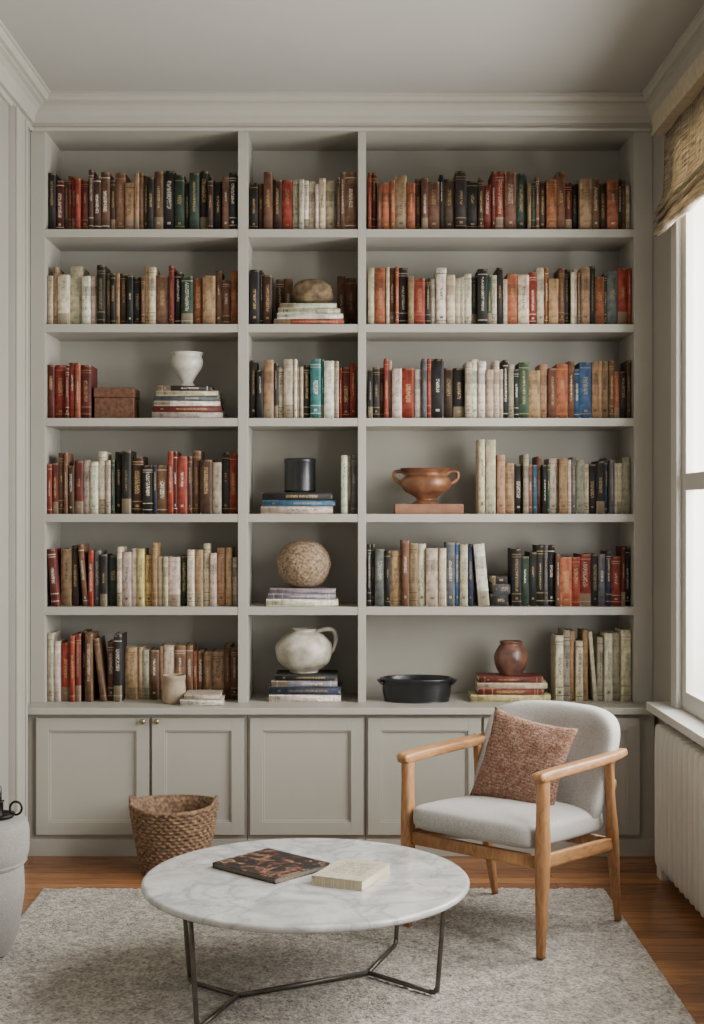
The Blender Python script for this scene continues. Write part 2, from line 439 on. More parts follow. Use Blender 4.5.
# radiator
rd = empty('radiator', (1.312, -0.90, 0), 'white ribbed column radiator under the window', 'radiator')
bm = superell(0.038, 0.027, 0.292, 0.2, 1.0, 24, 14)
me_sec = newmesh(bm, 'section', True, [M_rad])
yy = -0.445
while yy > -1.42:
    obj('section', me_sec, (0, yy+0.90, 0.335), parent=rd); yy -= 0.078
for z in (0.13, 0.56):
    boxes('header_pipe', [(-0.012, 0.012, -0.52, 0.46, z-0.012, z+0.012)], M_rad, parent=rd, bevel=0.008)
for y in (-0.475, 0.405):
    boxes('foot', [(-0.028, 0.028, y-0.016, y+0.060, 0, 0.10)], M_rad, parent=rd, bevel=0.006)
bm = sweep([(0, 0.46, 0.13), (0, 0.50, 0.13), (0, 0.505, 0.0)], [0.01]*3, smooth_n=5)
obj('valve_pipe', newmesh(bm, 'valve_pipe', True, [M_rad]), parent=rd)

# ------------------------------------------------------------------ bookcase
xa, xb = XL+0.002, XR-0.002
x1, x2, x3, x4, x5, x6 = X(45), X(238), X(248), X(358), X(366), X(634)
CT = 0.652
BT = [229, 324, 418, 514, 607]
SZ = [Z(p) for p in BT]
TOP = Z(131)
bo = (0, 0.165, CT)
bk = empty('bookcase', bo, 'tall greige built-in bookcase with three columns of shelves', 'bookcase')
boxes('back_panel', [(xa, xb, 0.33, 0.347, CT, CEIL-0.005)], M_paint, parent=bk, off=bo)
def side(a, b, nm='side_panel'):
    boxes(nm, [(a, b, 0.0, 0.33, CT, CEIL-0.13)], M_paint, parent=bk, off=bo, bevel=0.0015)
side(xa, x1); side(x6, xb); side(x2, x3, 'divider'); side(x4, x5, 'divider')
for a, b in ((x1, x2), (x3, x4), (x5, x6)):
    for s in SZ:
        boxes('shelf', [(a, b, 0.002, 0.33, s-0.036, s)], M_paint, parent=bk, off=bo, bevel=0.0015)
    boxes('top_panel', [(a, b, 0.002, 0.33, TOP, TOP+0.03)], M_paint, parent=bk, off=bo, bevel=0.0015)
boxes('frieze', [(xa, xb, -0.012, 0.0, TOP, CEIL-0.10)], M_paint, parent=bk, off=bo, bevel=0.002)

# cabinets
def PX(px): return X(px, -0.13)
def knob(parent, x, z):
    bm = lathe(smoothprof([(0, 0), (0.005, 0.0), (0.0045, 0.012), (0.011, 0.017), (0.012, 0.023), (0.007, 0.028), (0, 0.029)], 4), 20)
    bmesh.ops.rotate(bm, verts=bm.verts, matrix=Matrix.Rotation(math.pi/2, 3, 'X'))
    obj('knob', newmesh(bm, 'knob', True, [M_brass]), (x, 0, z), parent=parent, label='small aged brass knob')
def door(cab, off, pa, pb, kn=None):
    a, b = PX(pa), PX(pb); z0, z1 = Z(835, -0.13), Z(718, -0.13); s = 0.055
    dl = ((a+b)/2, -0.13, z0)
    bl = [(a, a+s, -0.13, -0.112, z0, z1), (b-s, b, -0.13, -0.112, z0, z1), (a+s, b-s, -0.13, -0.112, z0, z0+s), (a+s, b-s, -0.13, -0.112, z1-s, z1),
          (a+s-0.002, b-s+0.002, -0.118, -0.112, z0+s-0.002, z1-s+0.002),
          (a+s, a+s+0.008, -0.124, -0.117, z0+s, z1-s), (b-s-0.008, b-s, -0.124, -0.117, z0+s, z1-s), (a+s+0.008, b-s-0.008, -0.124, -0.117, z0+s, z0+s+0.008), (a+s+0.008, b-s-0.008, -0.124, -0.117, z1-s-0.008, z1-s)]
    d = boxes('door', bl, M_paint, parent=cab, off=dl, bevel=0.0012, loc=tuple(Vector(dl)-Vector(off)))
    for kx, kz in (kn or []): knob(d, PX(kx)-dl[0], Z(kz, -0.13)-dl[2])
zc = CT-0.03
def cabinet(a, b, doors, label):
    off = ((a+b)/2, 0.1, 0)
    c = empty('cabinet', off, label, 'cabinet')
    boxes('body', [(a+0.001, b-0.001, -0.11, 0.345, 0.0, zc)], M_paint, parent=c, off=off)
    boxes('plinth', [(a+0.001, b-0.001, -0.122, -0.1105, 0.0, 0.075)], M_paint, parent=c, off=off, bevel=0.002)
    for d in doors: door(c, off, *d)
cabinet(XL+0.002, PX(247), [(36, 149, [(143, 721)]), (152, 244, [(157, 721)])], 'greige base cabinet with two recessed panel doors')
cabinet(PX(247), PX(365.5), [(250, 363.5)], 'narrow greige base cabinet with one panel door')
cabinet(PX(365.5), XR-0.02, [(368, 481, [(475, 735)]), (484, 640, [(490, 735)])], 'wide greige base cabinet with two panel doors')
boxes('countertop', [(XL+0.002, XR-0.019, -0.155, 0.347, zc, CT-0.0005)], M_paint, bevel=0.003, label='long greige painted ledge on top of the base cabinets', cat='countertop')

# ------------------------------------------------------------------ books
CC = dict(k=('2a2826', 'black'), d=('47352a', 'dark brown'), b=('70513f', 'brown'), t=('987c5e', 'tan'), c=('c2b6a1', 'cream'), w=('d2ccbe', 'off-white'),
          r=('8a3c31', 'red'), m=('602d27', 'maroon'), o=('9b5d43', 'rust orange'), g=('344539', 'dark green'), u=('3c5c7a', 'blue'), e=('38726e', 'teal'),
          y=('bda877', 'pale yellow'), s=('5b5c5d', 'slate grey'), n=('2f3648', 'navy'), h=('8f8775', 'grey-beige'), p=('85818f', 'lavender'))
BOOKS = []
def book_mesh(w, D, h):
    bm = bmesh.new(); t = 0.0028; dep = min(0.007, w*0.22)
    outer = [(-w/2, D)]
    ns = 6
    for i in range(ns+1):
        a = i/ns; xx = -w/2+w*a
        outer.append((xx, dep*(1-math.sin(math.pi*a)**0.7) if 0 < i < ns else dep))
    outer.append((w/2, D))
    inner = [(-w/2+t, D)]
    for i in range(ns+1):
        a = i/ns; inner.append((-w/2+t+(w-2*t)*a, dep+t))
    inner.append((w/2-t, D))
    def vs(l, z): return [bm.verts.new((x, y, z)) for x, y in l]
    o0, o1, i0, i1 = vs(outer, 0), vs(outer, h), vs(inner, 0), vs(inner, h)
    n = len(outer)
    for j in range(n-1):
        f = bm.faces.new((o0[j], o0[j+1], o1[j+1], o1[j])); f.smooth = 1 < j < n-3
        bm.faces.new((i0[j], i1[j], i1[j+1], i0[j+1]))
        bm.faces.new((o0[j], i0[j], i0[j+1], o0[j+1])); bm.faces.new((o1[j], o1[j+1], i1[j+1], i1[j]))
    bm.faces.new((o0[0], o1[0], i1[0], i0[0])); bm.faces.new((o0[-1], i0[-1], i1[-1], o1[-1]))
    bbox(bm, -w/2+t, w/2-t, dep+t+0.0002, D-0.004, 0.0035, h-0.0035, mi=1)
    bmesh.ops.recalc_face_normals(bm, faces=bm.faces)
    return newmesh(bm, 'book', mats=[M_book, M_page])
def alpha_for(c):
    if c in 'cwyth': return 0.0 if random.random() < 0.75 else 0.5
    return random.choice([0.5, 0.5, 1.0, 0.45, 0.9])
def colorize(o, c):
    base = hexc(CC[c][0]); v = random.uniform(0.68, 1.2); j = [random.uniform(0.92, 1.08) for _ in range(3)]
    o.color = (*[min(1, b*v*q) for b, q in zip(base, j)], alpha_for(c))
def book(c, x, z, w, h, D, y, lean=0, group=None):
    th = math.radians(lean)
    o = obj('book', book_mesh(w, D, h), group=group, cat='book',
            label='%s %s book %s' % (CC[c][1], 'slim' if w < 0.028 else ('thick' if w > 0.045 else 'cloth-bound'), 'leaning on its neighbour in a shelf row' if lean else 'standing upright in a shelf row'))
    if not lean: BOOKS.append((w*h, o, w, D, h))
    if lean:
        o.location = (x+h*math.sin(th)+math.cos(th)*w/2, y, z+math.sin(th)*w/2+0.0002); o.rotation_euler = (0, -th, 0)
        colorize(o, c); return h*math.sin(th)+w*math.cos(th)
    o.location = (x+w/2, y, z+0.0002); colorize(o, c); return w
def row(base_z, pa, pb, codes, hp, group, dep=(0.13, 0.17), y=(0.025, 0.065)):
    sc = (DC+0.04)/F
    a, b = (pa-VX)*sc, (pb-VX)*sc
    items = []; lean = 0
    for ch in codes:
        if ch == '/': lean = random.uniform(4, 8); continue
        items.append((ch, lean)); lean = 0
    ws = [random.choice([0.5, 0.65, 0.85, 1.0, 1.2, 1.6])*random.uniform(0.9, 1.1) for _ in items]
    hs = []; hcur = random.uniform(*hp)
    for _ in items:
        if random.random() < 0.8: hcur = random.uniform(*hp)
        hs.append(hcur*sc)
    extra = sum(h*math.sin(math.radians(l)) for (c, l), h in zip(items, hs))
    tot = sum(ws); avail = (b-a)-extra-0.0008*len(items)
    x = a
    for (c, l), w, h in zip(items, ws, hs):
        ww = w/tot*avail
        x += book(c, x, base_z, ww, h, random.uniform(*dep), random.uniform(*y), l, group)+0.0008
def stack(base_z, pc, items, y=0.04, group='books lying flat under an ornament', dep=(0.15, 0.19)):
    sc = (DC+y)/F; z = base_z+0.0003
    for L, t, c in items:
        h, w, D = L*sc, t*sc, random.uniform(*dep)
        o = obj('book', book_mesh(w, D, h), cat='book', group=group, label='%s hardback book lying flat in a small stack' % CC[c][1])
        cx = (pc-VX)*sc+random.uniform(-0.006, 0.006)
        R = Matrix.Rotation(math.radians(random.uniform(-2.5, 2.5)), 4, 'Z') @ Matrix.Rotation(math.pi/2, 4, 'Y')
        o.matrix_world = Matrix.Translation((cx, y, z+w/2)) @ R @ Matrix.Translation((0, 0, -h/2))
        colorize(o, c); z += w+0.0004
    return z
G = ['books on the top shelf', 'books on the second shelf', 'books on the third shelf', 'books on the fourth shelf', 'books on the fifth shelf', 'books on the bottom shelf']
H = (46, 60)
RE = 631.2
row(SZ[0], 47.5, 237, 'kmdmrrmddbdbttbdkbkgkgkdkbk', (47, 62), G[0])
row(SZ[0], 250, 356.5, 'kdbdrccwcwchdbb', (46, 59), G[0])
row(SZ[0], 368, RE, 'rmbootodbbkdkkdrmrbgtgbdobmktbdokbc', H, G[0])
row(SZ[1], 47.5, 237, 'ctccwckdktdkkbtcbmkgotbbo', H, G[1])
row(SZ[1], 250, 272, 'kdd', (50, 58), G[1])
row(SZ[1], 274, 291, 'bb', (52, 58), G[1], dep=(0.09, 0.10), y=(0.215, 0.222))
row(SZ[1], 337, 356.5, 'bb', (53, 58), G[1], dep=(0.09, 0.10), y=(0.215, 0.222))
row(SZ[1], 368, RE, 'cocboktrkcwccccgkgckwocrcotbkccttkogsrr', H, G[1])
row(SZ[2], 47.5, 91, 'mrmrom', (50, 57), G[2])
row(SZ[2], 250, 356.5, 'kktkccwcckeewcrmr', (48, 60), G[2])
row(SZ[2], 368, RE, 'kkbrccrcsrkdkcwwccckhkgttbobuutttbokd', (47, 60), G[2])
row(SZ[3], 47.5, 237, 'rmbbdmcwccgkkdknbrmrdbdckr', (48, 64), G[3])
row(SZ[3], 341, 356.5, 'wcs', (58, 61), G[3])
row(SZ[3], 479, 496, 'cc', (74, 76), G[3])
row(SZ[3], 497, RE, 'ttkhbubkgctcshckknscch', (49, 61), G[3])
row(SZ[4], 47.5, 237, '/mtd/brskgcccyytcccgctccttc', (48, 64), G[4])
row(SZ[4], 367.5, 490, 'kksktbtcccsucn/w', (54, 67), G[4])
row(SZ[4], 512, RE, 'kgkkskborrksnrmk', (49, 61), G[4])
row(CT, 47.5, 122, 'cwrrmdb/bbk', (58, 72), G[5])
row(CT, 122.5, 237, 'ttcbtcbbobbtbb', (46, 55), G[5], y=(0.09, 0.11))
row(CT, 556, RE, 'chtct/ccwhc', (60, 72), G[5])
z3 = stack(SZ[2], 186, [(71, 6.5, 'w'), (69, 6, 'm'), (66, 5, 'w'), (66, 5, 's'), (62, 5, 'c'), (55, 5, 'k')])
zr = stack(SZ[1], 309, [(70, 5.5, 'r'), (66, 5.5, 'w'), (62, 5, 'c'), (56, 5, 'w')], y=0.01, dep=(0.15, 0.17))
z4 = stack(SZ[3], 298, [(72, 7.5, 'c'), (72, 6, 'u'), (70, 8, 'k')])
z5 = stack(SZ[4], 303, [(72, 7, 'w'), (68, 5.5, 'p'), (66, 5, 'p')])
z6 = stack(CT, 305, [(72, 7, 'w'), (72, 8, 'n'), (66, 6, 'p'), (62, 6, 'k')], y=0.02)
z7 = stack(CT, 512, [(80, 7, 'y'), (66, 6, 'm'), (70, 6, 'c'), (64, 6, 'm')], y=0.02)
stack(CT, 201, [(43, 6, 'w'), (36, 5, 'c')], y=-0.10)
stack(SZ[4], 501, [(17, 12, 'k'), (17, 10, 's'), (15, 8, 'k')], y=0.05)

# the slimmest volumes past the 300 largest become one "stuff" object
bpy.context.view_layer.update()
nbooks = sum(1 for o in bpy.data.objects if o.name.startswith('book') and o.type == 'MESH' and o.get('category') == 'book')
excess = max(0, nbooks-298)
BOOKS.sort(key=lambda t: t[0])
V, Fc, MI, SMO, AC, AR, AG, AO = [], [], [], [], [], [], [], []
for _, o, w, D, h in BOOKS[:excess]:
    base = len(V); rr = random.random(); col = tuple(o.color)
    for v in o.data.vertices:
        V.append(o.matrix_world @ v.co); AC.append(col); AR.append(rr)
        AG.append((v.co.x/w+0.5, v.co.y/D, v.co.z/h)); AO.append(tuple(v.co))
    for p in o.data.polygons:
        Fc.append([base+i for i in p.vertices]); MI.append(p.material_index); SMO.append(p.use_smooth)
    me_ = o.data; bpy.data.objects.remove(o); bpy.data.meshes.remove(me_)
me = bpy.data.meshes.new('slim_books'); me.from_pydata(V, [], Fc)
me.materials.append(M_book_row); me.materials.append(M_page)
me.polygons.foreach_set('material_index', MI); me.polygons.foreach_set('use_smooth', SMO)
def flat(l): return [c for t in l for c in t]
me.attributes.new('book_colour', 'FLOAT_COLOR', 'POINT').data.foreach_set('color', flat(AC))
me.attributes.new('book_random', 'FLOAT', 'POINT').data.foreach_set('value', AR)
me.attributes.new('book_generated', 'FLOAT_VECTOR', 'POINT').data.foreach_set('vector', flat(AG))
me.attributes.new('book_local', 'FLOAT_VECTOR', 'POINT').data.foreach_set('vector', flat(AO))
me.update()
obj('slim_books', me, label='slim vintage books tucked between larger volumes on the shelves', cat='books', kind='stuff')

# ------------------------------------------------------------------ ornaments
S0 = (DC+0.1)/F
def orn(name, prof, px, z, y, m, label, cat, seg=56, fn=None, sx=1, sy=1, n=6, sm=True):
    bm = lathe(smoothprof(prof, n) if sm else prof, seg, fn, sx, sy)
    return obj(name, newmesh(bm, name, True, [m]), (X(px, y), y, z+0.0003), label=label, cat=cat)
def noisy(amp, fr, seed=0):
    def f(r, z, a, i):
        p = Vector((math.cos(a)*r*fr+seed, math.sin(a)*r*fr, z*fr)); return r*(1+amp*noise.noise(p)), z
    return f
M_crackle = mat('crackled_white_ceramic', 'c6c1b5', 0.3, var=0.3, vs=25, bump=0.1, bs=60)
M_stone = mat('brown_stone', '7e6a4b', 0.85, col2='4a3b2c', vs=30, bump=0.5, bs=60)
M_pit = mat('speckled_stoneware', '9f8a70', 0.8, col2='604933', vs=80, bump=0.9, bs=90, bd=0.008)
M_cop = mat('aged_copper', '996b4d', 0.42, 0.3, col2='5f3d29', vs=16, bump=0.3, bs=45)
M_terra = mat('terracotta_slab', '8f664e', 0.85, var=0.3, vs=15, bump=0.2)
M_black = mat('black_glaze', '1d1d1f', 0.3, var=0.4, vs=25, bump=0.1)
M_jug = mat('white_weathered_ceramic', 'c6c1b3', 0.4, col2='8f8674', vs=16, bump=0.2, bs=40)
M_brj = mat('russet_glazed_clay', '744e3d', 0.35, col2='432f29', vs=20, bump=0.3, bs=40)
M_clay = mat('pale_clay', 'a28f78', 0.85, var=0.3, vs=20, bump=0.3)
s = S0
orn('vase', [(0, 0), (7.5*s, 0), (8*s, 2*s), (6*s, 5*s), (10*s, 12*s), (15*s, 20*s), (16*s, 26*s), (14.8*s, 31*s), (16.3*s, 34*s), (15*s, 33.5*s), (13*s, 27*s), (10*s, 16*s), (0, 10*s)], 187, z3, 0.12, M_crackle, 'white crackled footed vase on a stack of books', 'vase')
o = empty('storage_box', (X(114, 0.05), 0.13, SZ[2]+0.0003), 'small brown leather box on the shelf', 'box')
bx = 19.5*s
M_lea = mat('tooled_brown_leather', '6a452f', 0.55, col2='452a1c', vs=60, bump=0.5, bs=120)
boxes('box_body', [(-bx, bx, -0.08, 0.08, 0, 21*s)], M_lea, parent=o, bevel=0.003)
boxes('box_lid', [(-bx-0.003, bx+0.003, -0.083, 0.083, 21*s+0.001, 31*s)], M_lea, parent=o, bevel=0.004)
orn('stone_vase', [(0, 0), (11*s, 0.5*s), (18*s, 5*s), (21*s, 12*s), (19*s, 19*s), (12*s, 24.5*s), (6*s, 26*s), (5*s, 25*s), (4*s, 18*s), (0, 14*s)], 313, zr, 0.10, M_stone, 'rounded brown stone pot resting on flat books', 'pot', fn=noisy(0.15, 22))
orn('canister', [(0, 0), (15*s, 0), (15.8*s, 0.8*s), (15.6*s, 3*s), (15.6*s, 30*s), (16.2*s, 31*s), (16.2*s, 33.5*s), (15*s, 34*s), (14.6*s, 32*s), (14.4*s, 4*s), (0, 3*s)], 300, z4, 0.13, M_black, 'black glazed cylindrical pot on stacked books', 'pot', sm=False)
orn('round_vase', [(0, 0), (12*s, 1*s), (21*s, 7*s), (26.5*s, 18*s), (27*s, 27*s), (22*s, 38*s), (14*s, 45*s), (5*s, 47*s), (4*s, 46*s), (3*s, 40*s), (0, 36*s)], 304, z5, 0.13, M_pit, 'speckled round stoneware vase on stacked books', 'vase', fn=noisy(0.04, 40))
j = empty('jug', (X(304, 0.12), 0.12, z6+0.0003), 'round white weathered ceramic jug on stacked books', 'jug')
bm = lathe(smoothprof([(0, 0), (13*s, 0), (15*s, 2*s), (25*s, 10*s), (28.5*s, 20*s), (27*s, 29*s), (20*s, 37*s), (12*s, 41*s), (12.5*s, 43.5*s), (11*s, 43*s), (10*s, 39*s), (17*s, 30*s), (19*s, 20*s), (0, 10*s)], 6), 56, noisy(0.04, 20))
obj('jug_body', newmesh(bm, 'jug_body', True, [M_jug]), parent=j)
bm = sweep([(12*s, 0, 40*s), (21*s, 0, 43*s), (29*s, 0, 42*s), (32*s, 0, 34*s), (30*s, 0, 25*s), (27*s, 0, 20*s)], [2*s, 2.2*s, 2.2*s, 2.2*s, 2*s, 2*s], smooth_n=5)
obj('jug_handle', newmesh(bm, 'jug_handle', True, [M_jug]), parent=j)
boxes('slab', [(X(395, .06), X(463.5, .06), 0.05, 0.22, SZ[3]+0.0003, SZ[3]+10*s)], M_terra, bevel=0.003, label='flat terracotta tile under the copper pot', cat='tile')
u = empty('copper_pot', (X(426, 0.13), 0.13, SZ[3]+10*s+0.0005), 'two-handled aged copper urn on a terracotta tile', 'pot')
bm = lathe(smoothprof([(0, 0), (13*s, 0), (13.5*s, 1.5*s), (9.5*s, 4.5*s), (13*s, 8*s), (21.5*s, 13*s), (25.5*s, 19.5*s), (24.5*s, 25*s), (20.5*s, 28.5*s), (20.5*s, 31*s), (24*s, 34*s), (27*s, 35.5*s), (25*s, 34.8*s), (18*s, 31*s), (21*s, 22*s), (14*s, 14*s), (0, 10*s)], 6), 64)
obj('pot_body', newmesh(bm, 'pot_body', True, [M_cop]), parent=u)
for sg in (-1, 1):
    bm = sweep([(sg*20*s, 0, 30*s), (sg*25*s, 0, 32.5*s), (sg*31.5*s, 0, 31.5*s), (sg*31.5*s, 0, 25.5*s), (sg*24.5*s, 0, 20*s)], [1.9*s]*5, smooth_n=6)
    obj('pot_handle', newmesh(bm, 'pot_handle', True, [M_cop]), parent=u)
bw = empty('bowl', (X(417, 0.05), 0.07, CT+0.0003), 'black glazed oval bowl with lug handles on the ledge', 'bowl')
bm = lathe(smoothprof([(0, 0), (30*s, 0), (32*s, 1*s), (34*s, 9*s), (34.5*s, 18*s), (36.5*s, 20.5*s), (36.5*s, 22.5*s), (33.5*s, 22.5*s), (31.5*s, 12*s), (27*s, 4*s), (0, 3.5*s)], 5), 72, None, 1.0, 0.62)
obj('bowl_body', newmesh(bm, 'bowl_body', True, [M_black]), parent=bw)
for sg in (-1, 1):
    bm = sweep([(sg*34*s, -10*s, 18*s), (sg*37*s, -5*s, 20*s), (sg*38*s, 0, 20.5*s), (sg*37*s, 5*s, 20*s), (sg*34*s, 10*s, 18*s)], [(2*s, 1.3*s)]*5, smooth_n=5)
    obj('bowl_handle', newmesh(bm, 'bowl_handle', True, [M_black]), parent=bw)
orn('jar', [(0, 0), (10*s, 0), (12*s, 2*s), (15.5*s, 9*s), (17*s, 16*s), (16*s, 23*s), (13*s, 28*s), (11*s, 30.5*s), (11.8*s, 33*s), (10.5*s, 33.5*s), (9*s, 30*s), (11*s, 20*s), (0, 8*s)], 511, z7, 0.10, M_brj, 'russet glazed clay jar on stacked books', 'jar', fn=noisy(0.06, 30))
orn('clay_cup', [(0, 0), (9*s, 0), (11*s, 2*s), (11.5*s, 12*s), (10.8*s, 20*s), (11.6*s, 26*s), (10.4*s, 27*s), (9.6*s, 20*s), (9.6*s, 6*s), (0, 4*s)], 174, CT, 0.0, M_clay, 'pale ribbed clay cup in front of the books', 'cup')

# ------------------------------------------------------------------ rug
rx0, rx1, ry0, ry1 = -1.20, 1.03, -2.9, -0.643
nx, ny = 320, 320
vs, fs = [], []
for j in range(ny+1):
    for i in range(nx+1):
        x = rx0+(rx1-rx0)*i/nx; y = ry0+(ry1-ry0)*j/ny
        e = i in (0, nx) or j in (0, ny)
        z = 0.001 if e else min(0.0125, 0.0085+0.0050*noise.noise(Vector((x*70, y*70, 0)))+0.0030*noise.noise(Vector((x*26, y*26, 3))))
        if e: x += 0.004*noise.noise(Vector((x*30, y*30, 9))); y += 0.004*noise.noise(Vector((y*30, x*30, 5)))
        vs.append((x, y, z))
for j in range(ny):
    for i in range(nx):
        a = j*(nx+1)+i; fs.append((a, a+1, a+nx+2, a+nx+1))
me = bpy.data.meshes.new('rug'); me.from_pydata(vs, [], fs); me.materials.append(M_rug)
for p in me.polygons: p.use_smooth = True
obj('rug', me, label='thick cream-grey wool area rug on the wood floor', cat='rug')
RZ = 0.0130

# ------------------------------------------------------------------ coffee table
tz = 0.36
tc = (-0.122, -DC+4.22, RZ)
tb = empty('coffee_table', tc, 'round white marble coffee table with a grey wire base', 'coffee table')
R = 0.51
prof = [(0, tz-0.022-RZ), (R-0.008, tz-0.022-RZ), (R-0.002, tz-0.018-RZ), (R, tz-0.012-RZ), (R-0.001, tz-0.005-RZ), (R-0.005, tz-0.001-RZ), (R-0.012, tz-RZ), (0, tz-RZ)]
o = obj('table_top', newmesh(lathe(prof, 128), 'table_top', True, [M_marble]), parent=tb, label='round white veined marble top')
o.data.polygons.foreach_set('use_smooth', [abs(p.normal.z) < 0.99 for p in o.data.polygons])
def FP(px, py, z=0.012):
    d = F*(HC-z)/(py-512); return Vector(((px-VX)*d/F-tc[0], d-DC-tc[1], z-RZ))
q = {k: FP(*v, z=RZ) for k, v in dict(bl=(190, 984), fl=(197, 1032), c1=(238, 998), c2=(368, 975), fr=(437, 996), br=(396, 946)).items()}
r0 = 0.0075
for k in ('bl', 'fl', 'fr', 'br'):
    p = q[k]+Vector((0, 0, r0)); c = q['c1'] if k in ('bl', 'fl') else q['c2']
    out = Vector((p.x, p.y, 0)).normalized()*0.025
    top = Vector((p.x, p.y, tz-0.022-RZ))+out
    d2 = (c+Vector((0, 0, r0))-p).normalized()
    bm = sweep([top, p+(top-p).normalized()*0.03, p+(top-p).normalized()*0.012+d2*0.004, p+d2*0.012+Vector((0,0,0.001)), p+d2*0.03], [r0]*5, seg=12, smooth_n=4)
    obj('leg', newmesh(bm, 'leg', True, [M_pewter]), parent=tb, label='thin grey metal rod leg')
bm = bmesh.new()
z_ = Vector((0, 0, r0))
def off2(k, c): return q[k]+z_+(q[c]-q[k]).normalized()*0.028
for k, c in (('bl', 'c1'), ('fl', 'c1'), ('fr', 'c2'), ('br', 'c2')):
    sweep([off2(k, c), q[c]+z_], [r0, r0], 10, bm=bm)
sweep([q['c1']+z_, q['c2']+z_], [r0*1.1]*2, 10, bm=bm)
obj('stretcher', newmesh(bm, 'stretcher', True, [M_pewter]), parent=tb)
bm = bmesh.new()
ring = [(0.40*math.cos(t*math.pi/24), 0.40*math.sin(t*math.pi/24), tz-0.0295-RZ) for t in range(48)]
sweep(ring, [0.007]*48, 8, bm=bm, closed=True)
obj('support_ring', newmesh(bm, 'support_ring', True, [M_pewter]), parent=tb)

# table books
def flat_book(loc, rot, w, d, t, mc, label, name='book', pages=M_page):
    o = empty(name, loc, label, 'book', rot=(0, 0, rot))
    boxes('book_cover', [(-w/2, w/2, -d/2, d/2, 0, 0.0025), (-w/2, w/2, -d/2, d/2, t-0.0025, t), (-w/2, -w/2+0.003, -d/2, d/2, 0.0025, t-0.0025)], mc, parent=o, bevel=0.0008)
    boxes('book_pages', [(-w/2+0.004, w/2-0.004, -d/2+0.004, d/2-0.004, 0.0026, t-0.0026)], pages, parent=o)
def art_mat():
    k = N('dark_pictorial_cover'); tc = k.n('ShaderNodeTexCoord').outputs['Object']
    f = k.noise(tc, 16, 5, 1.5); g = k.noise(tc, 40, 3)
    c = k.ramp(f, [(0.40, hexc('1b1a1a')), (0.50, hexc('2a2523')), (0.56, hexc('7c4130')), (0.60, hexc('ab8d66')), (0.63, hexc('2c2826')), (0.72, hexc('5e5850'))])
    k.l(k.mix(k.math('MULTIPLY', g, 0.6), c, hexc('171616')), k.b.inputs['Base Color'])
    k.b.inputs['Roughness'].default_value = 0.45; return k.m
M_art = art_mat()
M_dpage = mat('dark_page_edges', '6f675c', 0.8, var=0.3, vs=100)
flat_book((-0.235, -DC+4.32, tz+0.0003), math.radians(-42), 0.285, 0.25, 0.018, M_art, 'large dark pictorial art book on the marble table', pages=M_dpage)
def cream_cover():
    k = N('cream_lettered_cover'); tc = k.n('ShaderNodeTexCoord'); sp = k.n('ShaderNodeSeparateXYZ'); k.l(tc.outputs['Object'], sp.inputs[0])
    f = k.noise(tc.outputs['Object'], 60, 4)
    cv = k.n('ShaderNodeCombineXYZ'); k.l(k.math('FLOOR', k.math('MULTIPLY', sp.outputs[0], 200)), cv.inputs[0]); k.l(k.math('FLOOR', k.math('MULTIPLY', sp.outputs[1], 110)), cv.inputs[1])
    wn = k.n('ShaderNodeTexWhiteNoise'); k.l(cv.outputs[0], wn.inputs[0])
    reg = k.math('MULTIPLY', k.math('LESS_THAN', k.math('ABSOLUTE', sp.outputs[0]), 0.055), k.math('LESS_THAN', k.math('ABSOLUTE', k.math('SUBTRACT', sp.outputs[1], 0.01)), 0.07))
    m = k.math('MULTIPLY', k.math('MULTIPLY', k.math('GREATER_THAN', wn.outputs[0], 0.5), reg), 0.5)
    k.l(k.mix(m, k.ramp(f, [(0.3, hexc('a69c86')), (0.7, hexc('beb5a1'))]), hexc('6f634f')), k.b.inputs['Base Color'])
    k.b.inputs['Roughness'].default_value = 0.6; return k.m
flat_book((0.022, -DC+4.195, tz+0.0003), math.radians(-24), 0.17, 0.23, 0.03, cream_cover(), 'cream hardback book on the marble table')

# ------------------------------------------------------------------ armchair
CX, CY = 0.608, -1.12
ch = empty('armchair', (CX, CY, RZ), 'oak framed armchair with pale grey linen cushions', 'armchair', rot=(0, 0, math.radians(-40)))
def sw(name, pts, rad, m=M_oak, power=0.6, n=6, seg=20, label=None, up=Vector((0,0,1))):
    return obj(name, newmesh(sweep(pts, rad, seg, power, n, up=up), name, True, [m]), parent=ch, label=label)
for sg in (-1, 1):
    sw('leg', [(sg*0.278, -0.262, 0), (sg*0.280, -0.260, 0.15), (sg*0.282, -0.256, 0.33), (sg*0.283, -0.256, 0.50), (sg*0.283, -0.256, 0.606)],
       [(0.014, 0.013), (0.018, 0.019), (0.022, 0.026), (0.019, 0.023), (0.019, 0.026)], power=0.6)
    sw('leg', [(sg*0.268, 0.285, 0), (sg*0.272, 0.255, 0.15), (sg*0.279, 0.222, 0.32), (sg*0.283, 0.20, 0.46), (sg*0.285, 0.19, 0.598)],
       [(0.012, 0.012), (0.016, 0.018), (0.02, 0.024), (0.016, 0.018), (0.015, 0.018)], power=0.65)
    sw('armrest', [(sg*0.283, -0.283, 0.602), (sg*0.283, -0.279, 0.603), (sg*0.286, -0.18, 0.606), (sg*0.290, 0.0, 0.607), (sg*0.290, 0.17, 0.608), (sg*0.280, 0.295, 0.612)],
       [(0.022, 0.015), (0.024, 0.0175), (0.026, 0.018), (0.028, 0.017), (0.027, 0.016), (0.020, 0.013)], m=M_oakh, power=0.42, n=5)
    sw('seat_rail', [(sg*0.280, -0.25, 0.318), (sg*0.280, 0.0, 0.305), (sg*0.278, 0.225, 0.29)], [(0.011, 0.024)]*3, m=M_oakh, power=0.4)
sw('seat_rail', [(-0.278, -0.255, 0.316), (0.278, -0.255, 0.316)], [(0.011, 0.022)]*2, power=0.4, n=0)
